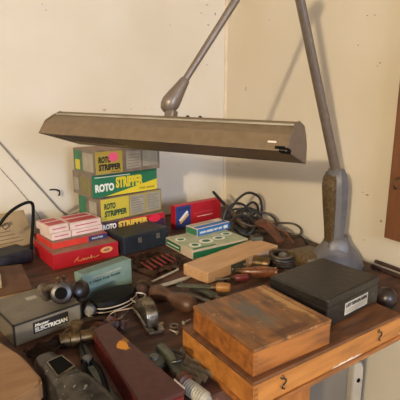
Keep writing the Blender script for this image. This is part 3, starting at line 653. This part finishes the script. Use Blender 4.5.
# dark oval box with cord, by the teal carton
t = thing('oval_case', 'glossy black oval case with two pale piping lines below the teal carton', 'case', (-0.808, -0.735, 0.0), 20)
lathe('case_body', [(0.050, 0), (0.056, 0.006), (0.057, 0.022), (0.052, 0.032), (0.03, 0.037), (0.005, 0.038)], 'black', t, seg=36, scl=(1.15, 0.72, 1))
for z, r in ((0.009, 0.0572), (0.019, 0.0578)):
    tube('piping', [(1.15 * r * math.cos(a), 0.72 * r * math.sin(a), z) for a in [2 * PI * i / 36 for i in range(36)]], 0.0013, 'pale_side', t, seg=6, closed=True)
# small dark rings
t = thing('socket_ring', 'black and white ringed socket beside the grey carton', 'socket', (-0.878, -0.765, 0.018), rot=(R(75), 0, R(-20)))
lathe('ring_body', [(0.014, -0.012), (0.017, -0.008), (0.017, 0.008), (0.014, 0.010)], 'black_metal', t, seg=20)
lathe('ring_face', [(0.011, 0.0095), (0.011, 0.011), (0.006, 0.0112)], 'dull_steel', t, seg=20)
t = thing('thin_wire', 'tangled thin pale wire beside the oval black case', 'wire', (-0.85, -0.80, 0.0))
tube('strand', [(-0.035, 0.04, 0.004), (-0.03, 0.005, 0.014), (-0.005, -0.004, 0.006), (0.02, 0.008, 0.012), (0.05, 0.020, 0.006), (0.07, 0.008, 0.010)], 0.0016, 'pale_side', t, seg=6, curve=5)
tube('strand', [(-0.02, 0.03, 0.005), (0.0, -0.002, 0.010), (0.03, -0.010, 0.004), (0.055, -0.002, 0.012), (0.075, 0.018, 0.004)], 0.0022, 'cord', t, seg=6, curve=5)

# brown bakelite coupling on top of the grey carton
t = thing('bakelite_fitting', 'dark brown round fitting with a silver collar on the grey carton', 'fitting', (-0.944, -0.748, 0.049), 0)
k = lathe('drum', [(0.014, -0.030), (0.022, -0.027), (0.026, -0.012), (0.026, 0.010), (0.022, 0.020), (0.016, 0.022)], 'bakelite', t, loc=(0.008, -0.014, 0.027), rot=(R(72), 0, R(-18)))
lathe('drum_mouth', [(0.0135, 0.0215), (0.0135, 0.024), (0.008, 0.0242)], 'void', k, seg=20)
lathe('collar', [(0.016, -0.006), (0.021, -0.003), (0.021, 0.005), (0.015, 0.008)], 'chrome', t, loc=(-0.026, 0.006, 0.026), rot=(R(60), 0, R(60)))
lathe('terminal', [(0.004, 0), (0.004, 0.008), (0.006, 0.010), (0.004, 0.013)], 'brass', t, seg=10, loc=(0.002, -0.008, 0.050))
lathe('terminal', [(0.004, 0), (0.004, 0.006), (0.005, 0.008), (0.003, 0.011)], 'brass', t, seg=10, loc=(0.018, 0.004, 0.049))
t = thing('round_knob', 'smaller dark brown knob between the grey carton and the teal carton', 'knob', (-0.885, -0.722, 0.0), 0)
lathe('knob_stem', [(0.010, 0), (0.010, 0.04)], 'rust', t)
lathe('knob_head', [(0.010, -0.016), (0.021, -0.010), (0.022, 0.006), (0.014, 0.014), (0.003, 0.016)], 'bakelite', t, loc=(0, 0, 0.055), rot=(R(60), 0, R(25)))

# brass pipe fitting in front of the grey carton
t = thing('pipe_fitting', 'dull brass elbow pipe fitting in front of the grey carton', 'fitting', (-0.930, -0.872, 0.017), rot=(0, R(90), R(-8)))
lathe('hex_body', [(0.012, -0.040), (0.015, -0.038), (0.015, -0.020), (0.018, -0.018), (0.018, 0.0), (0.014, 0.003), (0.014, 0.024), (0.0165, 0.026), (0.0165, 0.038), (0.012, 0.040)], 'brass', t, seg=10)
lathe('bore', [(0.010, 0.0395), (0.010, 0.0415), (0.006, 0.0417)], 'void', t, seg=16)
lathe('branch', [(0.009, 0), (0.011, 0.018), (0.013, 0.020), (0.013, 0.028), (0.009, 0.030)], 'brass', t, seg=10, loc=(-0.008, 0, -0.008), rot=(0, R(-80), 0))
# rusty clutter before it
t = thing('rusty_bracket', 'rusty bent iron bracket lying between the brass fitting and maroon box', 'bracket', (-0.890, -0.835, 0.0), 15)
tube('bar', [(-0.05, 0.02, 0.008), (-0.01, 0.030, 0.018), (0.03, 0.022, 0.012), (0.055, -0.004, 0.006)], 0.007, 'rust', t, seg=8, curve=5, squash=0.6)
tube('bar', [(-0.075, 0.005, 0.006), (-0.05, 0.012, 0.022), (-0.028, 0.0, 0.010)], 0.006, 'rust', t, seg=8, curve=5)

# metal sander body, bottom left
t = thing('hand_plane', 'worn cast metal hand tool with square black throat, near the front edge', 'tool', (-0.994, -1.062, 0.0), 12)
bm = bmesh.new()
secs = [(0.106, 0.014, 0.030, 0.050), (0.100, 0.019, 0.012, 0.058), (0.060, 0.024, 0.008, 0.062), (0.018, 0.030, 0.006, 0.064), (-0.03, 0.038, 0.004, 0.066), (-0.08, 0.040, 0.003, 0.062), (-0.125, 0.034, 0.003, 0.045)]
rings = []
for y, w, z0, z1 in secs:
    P = []
    for k in range(16):
        a = 2 * PI * k / 16; cxx = math.copysign(abs(math.cos(a)) ** 0.6, math.cos(a)); szz = math.copysign(abs(math.sin(a)) ** 0.6, math.sin(a))
        P.append(bm.verts.new((cxx * w, y, (z0 + z1) / 2 + szz * (z1 - z0) / 2)))
    rings.append(P)
for A_, B_ in zip(rings, rings[1:]):
    for k in range(16): bm.faces.new((A_[k], A_[(k + 1) % 16], B_[(k + 1) % 16], B_[k]))
bm.faces.new(rings[0]); bm.faces.new(rings[-1][::-1])
finish('body', bm, 'cast', t, smooth=True)
THR = [(-0.014, 0.010), (0.019, 0.020), (0.016, 0.063), (-0.011, 0.060)]
prism('throat', THR, 0.0560, 0.0652, 'void', t)
bm = bmesh.new()
fr = THR
sweep(bm, [(x, y, 0.0640) for x, y in fr], 0.0018, 6, closed=True); finish('throat_rim', bm, 'chrome', t)
lathe('polished_cap', [(0.023, 0), (0.022, 0.005), (0.015, 0.009), (0.004, 0.010)], 'cast', t, loc=(0.003, -0.022, 0.060), scl=(1.0, 1.15, 1))

# maroon long box
t = thing('maroon_case', 'long tapering maroon case with a splash of orange paint on its lid', 'case', (-0.886, -1.045, 0.0), 2)
Pm = [(-0.020, 0.132), (0.016, 0.146), (0.043, -0.125), (-0.030, -0.125)]
prism('case_body', Pm, 0, 0.040, 'maroon_side', t, bev=0.002)
prism('lid', [(x * 1.02, y * 1.005) for x, y in Pm], 0.0405, 0.050, 'maroon', t, bev=0.0012)
tube('metal_edge', [(0.041, -0.095, 0.0505), (0.0438, -0.124, 0.0505)], 0.0015, 'steel', t, seg=6)

# scissors/pliers dark
t = thing('pliers', 'dark open pliers lying between the metal tool and the maroon case', 'pliers', (-0.938, -0.975, 0.0), -4)
for s in (-1, 1):
    tube('handle', [(s * 0.004, 0.02, 0.012), (s * 0.013, -0.02, 0.012), (s * 0.012, -0.075, 0.012), (s * 0.008, -0.115, 0.010)], [0.005, 0.0065, 0.0065, 0.0060], 'black', t, curve=5)
    prism('jaw', [(s * 0.001, 0.018), (s * 0.012, 0.022), (s * 0.007, 0.07), (s * 0.001, 0.085)], 0.006, 0.017, 'black_metal', t, bev=0.001)
lathe('pivot', [(0.009, 0.003), (0.009, 0.020), (0.006, 0.022)], 'dull_steel', t, loc=(0, 0.020, 0))
t = thing('green_tool', 'flat grey-green metal bar wedged beside the maroon case, its left side', 'bar', (-0.930, -1.085, 0.0), 3)
box('bar_body', (-0.008, 0.008, -0.09, 0.11, 0.002, 0.014), 'green_metal', t, bev=0.003)

# chrome clamp / tape tool
t = thing('metal_sharpener', 'shiny tarnished metal tool with rounded housing, flat base and wire loop', 'tool', (-0.768, -0.840, 0.0), -4)
prism('base_plate', [(-0.018, -0.078), (0.018, -0.080), (0.020, -0.060), (0.014, 0.070), (-0.012, 0.070), (-0.020, -0.058)], 0.002, 0.009, 'chrome', t, bev=0.002)
hp_ = [(-0.055, 0.0), (-0.056, 0.022), (-0.046, 0.038), (-0.024, 0.046), (0.006, 0.044), (0.030, 0.032), (0.042, 0.012), (0.044, 0.0)]
prism('housing', hp_, -0.013, 0.013, 'chrome', t, bev=0.003, mat4=Matrix(((0, 0, 1, 0), (1, 0, 0, 0), (0, 1, 0, 0.009), (0, 0, 0, 1))), smooth=True)
tube('wire_loop', [(-0.006, 0.055, 0.020), (-0.010, 0.085, 0.022), (0.012, 0.100, 0.022), (0.030, 0.085, 0.020), (0.012, 0.060, 0.022)], 0.0018, 'steel', t, closed=True, curve=5, seg=6)
box('slot', (-0.004, 0.004, -0.074, -0.060, 0.0085, 0.0096), 'void', t, bev=0)
tube('lever', [(-0.016, 0.04, 0.012), (-0.019, 0.0, 0.020), (-0.018, -0.05, 0.014)], 0.0030, 'dull_steel', t, curve=4)

# brown drill handles
KP = [(0.008, 0), (0.016, 0.04), (0.021, 0.16), (0.019, 0.32), (0.012, 0.42), (0.015, 0.5), (0.021, 0.66), (0.023, 0.82), (0.017, 0.95), (0.006, 1)]
handle('mallet_handle', 'thick rounded brown turned handle in the middle of the bench', (-0.712, -0.748, 0.024), (-0.660, -0.885, 0.024), KP, 'dark_handle', cat='handle')
t = thing('drill_chuck', 'short tan knobby metal and wood fitting at the upper end of the thick handle', 'fitting', (-0.722, -0.712, 0.019), rot=(R(90), 0, R(-30)))
lathe('chuck_body', [(0.009, -0.030), (0.016, -0.026), (0.019, -0.010), (0.016, 0.004), (0.018, 0.010), (0.017, 0.024), (0.010, 0.030)], 'rust', t)
lathe('chuck_ring', [(0.0195, -0.006), (0.0205, -0.002), (0.0195, 0.002)], 'brass', t)
# grey files
def filebar(lab, a, b, w, m='dull_steel'):
    A, B = Vector(a), Vector(b); d = B - A
    t = thing('steel_file', lab, 'file', ((A + B) / 2)[:], math.degrees(math.atan2(d.y, d.x)), 'grey files beside the wooden box')
    L = d.length / 2
    box('blade', (-L, L, -w, w, 0, 0.007), m, t, bev=0.0015)
    prism('tang', [(L, -w * 0.5), (L + 0.022, -0.001), (L + 0.022, 0.001), (L, w * 0.5)], 0.002, 0.005, m, t)
filebar('broad grey steel file next to the thick brown handle', (-0.668, -0.745, 0.001), (-0.640, -0.850, 0.001), 0.012)
filebar('narrow grey steel file next to the chisel blade', (-0.634, -0.755, 0.001), (-0.598, -0.845, 0.001), 0.008)
# drill-like grey green tool front
t = thing('hand_drill', 'grey-green metal hand drill body lying right of the maroon case', 'drill', (-0.812, -1.045, 0.0), 4)
tube('drill_body', [(0.012, 0.045, 0.022), (0.010, 0.0, 0.024), (-0.002, -0.045, 0.022), (-0.006, -0.075, 0.020)], [0.011, 0.014, 0.014, 0.012], 'green_metal', t, curve=4, seg=12)
prism('gear_plate', ell(-0.015, 0.020, 0.022, 0.026, 20), 0.012, 0.022, 'green_metal', t, bev=0.002)
lathe('gear_hub', [(0.008, 0.022), (0.008, 0.028), (0.005, 0.030)], 'dull_steel', t, loc=(-0.015, 0.020, 0))
tube('crank', [(0.020, 0.01, 0.030), (0.026, -0.02, 0.036), (0.012, -0.035, 0.038), (-0.004, -0.028, 0.036)], 0.0032, 'black_metal', t, curve=5)
lathe('collar', [(0.013, -0.008), (0.016, -0.006), (0.016, 0.006), (0.013, 0.008)], 'leather', t, loc=(-0.005, -0.070, 0.021), rot=(R(90), 0, R(4)))
# ribbed brush
t = thing('ribbed_bolt', 'pale ribbed threaded cylinder at the front edge of the bench', 'bolt', (-0.806, -1.137, 0.016), rot=(R(90), 0, R(12)))
pr = [(0.010, -0.038)]
for k in range(13): pr += [(0.0135, -0.036 + k * 0.0055), (0.0115, -0.0335 + k * 0.0055)]
lathe('thread', pr + [(0.008, 0.038)], 'print_grey', t, seg=20)
lathe('bolt_head', [(0.016, -0.046), (0.017, -0.044), (0.017, -0.038), (0.015, -0.036)], 'rust', t, seg=6)
# tan rag
t = thing('cloth_rag', 'crumpled tan rag tucked under the left side of the wooden case', 'rag', (-0.773, -1.065, 0.0), 10)
bm = bmesh.new(); n = 12; rnd = random.Random(9)
g = [[bm.verts.new(((i / n - 0.5) * 0.040, (j / n - 0.5) * 0.105, 0.004 + 0.010 * math.sin(i * 0.7 + j * 0.5) ** 2 + rnd.uniform(0, 0.004))) for j in range(n + 1)] for i in range(n + 1)]
for i in range(n):
    for j in range(n): bm.faces.new((g[i][j], g[i + 1][j], g[i + 1][j + 1], g[i][j + 1]))
bmesh.ops.solidify(bm, geom=bm.faces[:], thickness=0.0015)
finish('cloth', bm, 'paper', t, smooth=True)
# tan block bottom left
t = thing('wood_plank', 'thick tan wooden plank with rounded corner at the lower left', 'plank', (-1.130, -1.03, 0.0), 0)
Pp = [(0.045, 0.140), (0.078, 0.06), (0.096, -0.022), (0.093, -0.034), (0.080, -0.042), (0.0, -0.075), (-0.12, -0.09), (-0.12, 0.14)]
prism('plank_top', Pp, 0.035, 0.070, 'tan_wood', t, bev=0.004, smooth=True)
prism('plank_core', [(x - 0.004, y) for x, y in Pp], 0.0, 0.035, 'end_wood', t, bev=0.001)

# ------------------------------------------------------------------ left back: papers, bag, basket, board
t = thing('paper_booklet', 'tan printed booklet leaning against the dark bag at the left', 'booklet', (-0.952, -0.180, 0.0), 14)
a = R(50)
BM4 = Matrix.Translation((0, 0.0, 0.010)) @ Matrix.Rotation(a, 4, 'X')
bm = bmesh.new(); rbox(bm, -0.10, 0.058, 0, 0.135, 0, 0.006, bev=0.001, M4=BM4); finish('pages', bm, 'paper', t)
BM5 = BM4 @ Matrix.Translation((-0.10, 0, 0.006))
lettering(t, None, 'top', 'ILLINOIS', 0.045, 0.105, 0.085, 0.098, 'paper_ink', layer=1, mat4=BM5, bold=0.055)
for k in range(4): prism('text_line', [(0.03, 0.02 + k * 0.014), (0.12 - 0.01 * k, 0.02 + k * 0.014), (0.12 - 0.01 * k, 0.023 + k * 0.014), (0.03, 0.023 + k * 0.014)], -0.0002, 0.0004, 'paper_ink', t, mat4=BM5)
t = thing('tool_bag', 'dark cloth tool bag with an arched black handle at the left', 'bag', (-1.000, -0.300, 0.0), 20)
bm = bmesh.new(); rbox(bm, -0.12, 0.066, -0.045, 0.060, 0, 0.045, bev=0.014, seg=3)
for v in bm.verts: v.co += Vector((0, 0, 0.006 * math.sin(v.co.x * 60) + 0.004 * math.sin(v.co.y * 90))) if v.co.z > 0.02 else Vector()
finish('bag_body', bm, 'bag', t, smooth=True)
A_ = [(-1.030,-0.250,0.090),(-1.009,-0.250,0.119),(-0.983,-0.250,0.148),(-0.955,-0.250,0.167),(-0.924,-0.250,0.178),(-0.908,-0.250,0.172),(-0.908,-0.250,0.140),(-0.914,-0.250,0.090),(-0.922,-0.250,0.040),(-0.926,-0.260,0.012)]
inv = Matrix.Rotation(-R(20), 4, 'Z')
tube('handle', [inv @ Vector((x + 1.0, y + 0.30, z)) for x, y, z in A_], 0.0052, 'black', t, curve=5, seg=8)
tube('buckle', [inv @ Vector((x + 1.0, y + 0.30, z)) for x, y, z in ((-1.005, -0.258, 0.112), (-0.990, -0.258, 0.122), (-0.982, -0.258, 0.110), (-0.997, -0.258, 0.100))], 0.002, 'black_metal', t, closed=True, seg=6)
t = thing('card_folder', 'brown card folder lying flat behind the grey carton', 'folder', (-1.015, -0.500, 0.0), -6)
prism('cover', [(-0.045, -0.10), (0.050, -0.085), (0.030, 0.11), (-0.03, 0.115)], 0.022, 0.026, 'card', t, bev=0.0008)
prism('pages', [(-0.042, -0.096), (0.046, -0.082), (0.028, 0.105), (-0.028, 0.11)], 0.0, 0.0218, 'paper', t, bev=0.0008)
t = thing('wicker_frame', 'pale woven edge strip at the far left, on the card folder', 'basket', (-1.040, -0.470, 0.026), 4)
for k in range(3): tube('rail', [(-0.012, -0.08, 0.006 + k * 0.014), (0.0, 0.08, 0.006 + k * 0.014)], 0.0035, 'wicker', t, seg=6)
for k in range(9): tube('stake', [(-0.011 + k * 0.0012, -0.075 + k * 0.018, 0.001), (-0.011 + k * 0.0012, -0.075 + k * 0.018, 0.038)], 0.0032, 'wicker', t, seg=6)

# ------------------------------------------------------------------ things on the back wall
t = thing('wall_cable', 'grey cable running diagonally down the back wall to the bench', 'cable', (-0.80, -0.004, 0.05))
P = [(-1.10,0.0,0.555),(-0.990,0.000,0.390),(-0.962,0.000,0.350),(-0.871,0.000,0.219),(-0.772,0.000,0.078),(-0.744,0.000,0.053),(-0.720,0.000,0.058),(-0.665,0.000,0.078)]
tube('cable_sheath', [(x + 0.80, 0, z - 0.05) for x, y, z in P], 0.0035, 'grey_cable', t)
t = thing('wall_string', 'thin beaded string hanging slantwise on the back wall at the left', 'string', (-0.90, -0.003, 0.1))
P = [(-1.04,0,0.36),(-0.985,0.000,0.280),(-0.926,0.000,0.194),(-0.880,0.000,0.120),(-0.855,0.000,0.069),(-0.836,0.000,0.026)]
tube('cord_strand', [(x + 0.90, 0, z - 0.1) for x, y, z in P], 0.0011, 'grey_cable', t, seg=5)
bm = bmesh.new()
PP = [Vector((x + 0.90, 0, z - 0.1)) for x, y, z in P]
for i in range(5):
    for k in range(5):
        p = PP[i].lerp(PP[i + 1], k / 5); bmesh.ops.create_icosphere(bm, subdivisions=1, radius=0.0024, matrix=Matrix.Translation(p))
finish('knots', bm, 'grey_cable', t)
t = thing('wall_hook', 'small bent black hook on the back wall left of the stripper cartons', 'hook', (-0.777, -0.003, 0.159))
tube('hook_wire', [(-0.028, 0.001, 0.004), (-0.010, -0.006, 0.005), (0.004, -0.012, 0.0), (0.006, -0.012, -0.012), (0.002, -0.010, -0.020)], 0.0030, 'black_metal', t, curve=4, seg=6)
lathe('nail', [(0.002, 0), (0.002, 0.006), (0.004, 0.007)], 'black_metal', t, seg=8, rot=(R(90), 0, 0))

# loose screws and wood chips on the bench
g3 = 'loose screws lying on the bench'
proto = None
for i, (x, y, a, lab) in enumerate([(-0.700, -0.905, 20, 'small steel screw near the lower left corner of the wooden case'), (-0.735, -0.935, 110, 'small steel screw in front of the rounded metal tool'),
        (-0.610, -0.720, 60, 'small steel screw beside the pointed knife blade'), (-0.530, -0.665, 200, 'small steel screw by the end of the pale wooden block'), (-0.730, -0.985, 300, 'small steel screw right of the hand drill')]):
    if i == 0:
        proto = thing('screw', lab, 'screw', (x, y, 0.004), a, g3)
        tube('shank', [(0, 0, 0), (0.022, 0, -0.001)], [0.0022, 0.0008], 'steel', proto, seg=6)
        lathe('head', [(0.002, 0), (0.0045, -0.002), (0.0045, -0.003)], 'steel', proto, seg=10, rot=(0, R(90), 0))
    else:
        c = proto.copy(); C.objects.link(c); c.location = (x, y, 0.004 + Z0); c.rotation_euler = (0, 0, R(a)); c['label'] = lab
        for ch in proto.children:
            d = ch.copy(); C.objects.link(d); d.parent = c
g4 = 'pale wood chips on the bench'
for x, y, a, lab in [(-0.693, -0.925, 10, 'pale wood chip in front of the thick dark handle'), (-0.560, -0.600, 70, 'pale wood chip beside the green carton'), (-0.745, -0.880, 40, 'pale wood chip between the metal tool and the thick handle')]:
    o = prism('wood_chip', [(-0.007, -0.003), (0.002, -0.005), (0.008, 0.0), (0.003, 0.005), (-0.005, 0.004)], 0.0, 0.003, 'pale_wood', None, bev=0.0005)
    o.location = (x, y, Z0); o.rotation_euler = (0, 0, R(a)); o['label'] = lab; o['category'] = 'chip'; o['group'] = g4

t = thing('paper_scrap', 'crumpled reddish brown paper scrap at the far end of the maroon case', 'scrap', (-0.868, -0.868, 0.0), 20)
bm = bmesh.new(); n = 10; rnd = random.Random(21)
g = [[bm.verts.new(((i / n - 0.5) * 0.085, (j / n - 0.5) * 0.050, 0.006 + rnd.uniform(0, 0.012) + 0.016 * math.sin(i * 0.8 + j * 0.6) ** 2)) for j in range(n + 1)] for i in range(n + 1)]
for i in range(n):
    for j in range(n): bm.faces.new((g[i][j], g[i + 1][j], g[i + 1][j + 1], g[i][j + 1]))
bmesh.ops.solidify(bm, geom=bm.faces[:], thickness=0.0015)
finish('crumpled_sheet', bm, 'leather', t)

# more small tools in the crowd
M['pink_grip'] = mat('red_plastic_grip', '6e2a2c', '54201f', 0.35, bump=0.03)
def blade_(t, L):
    tube('shaft', [(0, 0, -0.055), (0, 0, 0)], 0.0028, 'dull_steel', t, seg=8)
handle('screwdriver', 'short screwdriver with dark red grip lying against the pale wooden block', (-0.470, -0.772, 0.014), (-0.430, -0.786, 0.014), [(0.005, 0), (0.009, 0.1), (0.0105, 0.5), (0.010, 0.9), (0.006, 1)], 'pink_grip', (0.005,), 'screwdriver', extra=blade_)
filebar('short grey steel file half hidden behind the wooden case corner', (-0.602, -0.762, 0.0085), (-0.575, -0.835, 0.0085), 0.011, 'green_metal')
t = thing('steel_scraper', 'flat rounded dark steel scraper between the chisel and the pale block', 'scraper', (-0.520, -0.772, 0.001), 25)
prism('blade', ell(0, 0, 0.030, 0.017, 20), 0, 0.003, 'dull_steel', t, bev=0.0006)
tube('tang', [(0.028, 0, 0.004), (0.050, 0.003, 0.005)], [0.005, 0.003], 'rust', t)
t = thing('shade_filler', 'crumpled dark cloth added for the shade along the foot of the grey carton', 'rag', (-0.985, -0.868, 0.0), 14)  # low dark cloth added to stand in for the dark under the carton
bm = bmesh.new(); n = 14; rnd = random.Random(5)
g = [[bm.verts.new(((i / n - 0.5) * 0.10, (j / n - 0.5) * 0.045, 0.003 + 0.014 * math.sin(i * 0.55 + j * 0.4) ** 2 + rnd.uniform(0, 0.004))) for j in range(n + 1)] for i in range(n + 1)]
for i in range(n):
    for j in range(n): bm.faces.new((g[i][j], g[i + 1][j], g[i + 1][j + 1], g[i][j + 1]))
bmesh.ops.solidify(bm, geom=bm.faces[:], thickness=0.0015)
finish('cloth', bm, 'rust', t, smooth=True)
t = thing('metal_washer', 'round metal washer lying in front of the thick dark handle', 'washer', (-0.725, -0.905, 0.001))
tube('ring', [(0.009 * math.cos(a), 0.009 * math.sin(a), 0.002) for a in [2 * PI * i / 16 for i in range(16)]], 0.003, 'dull_steel', t, seg=6, closed=True, squash=0.5)
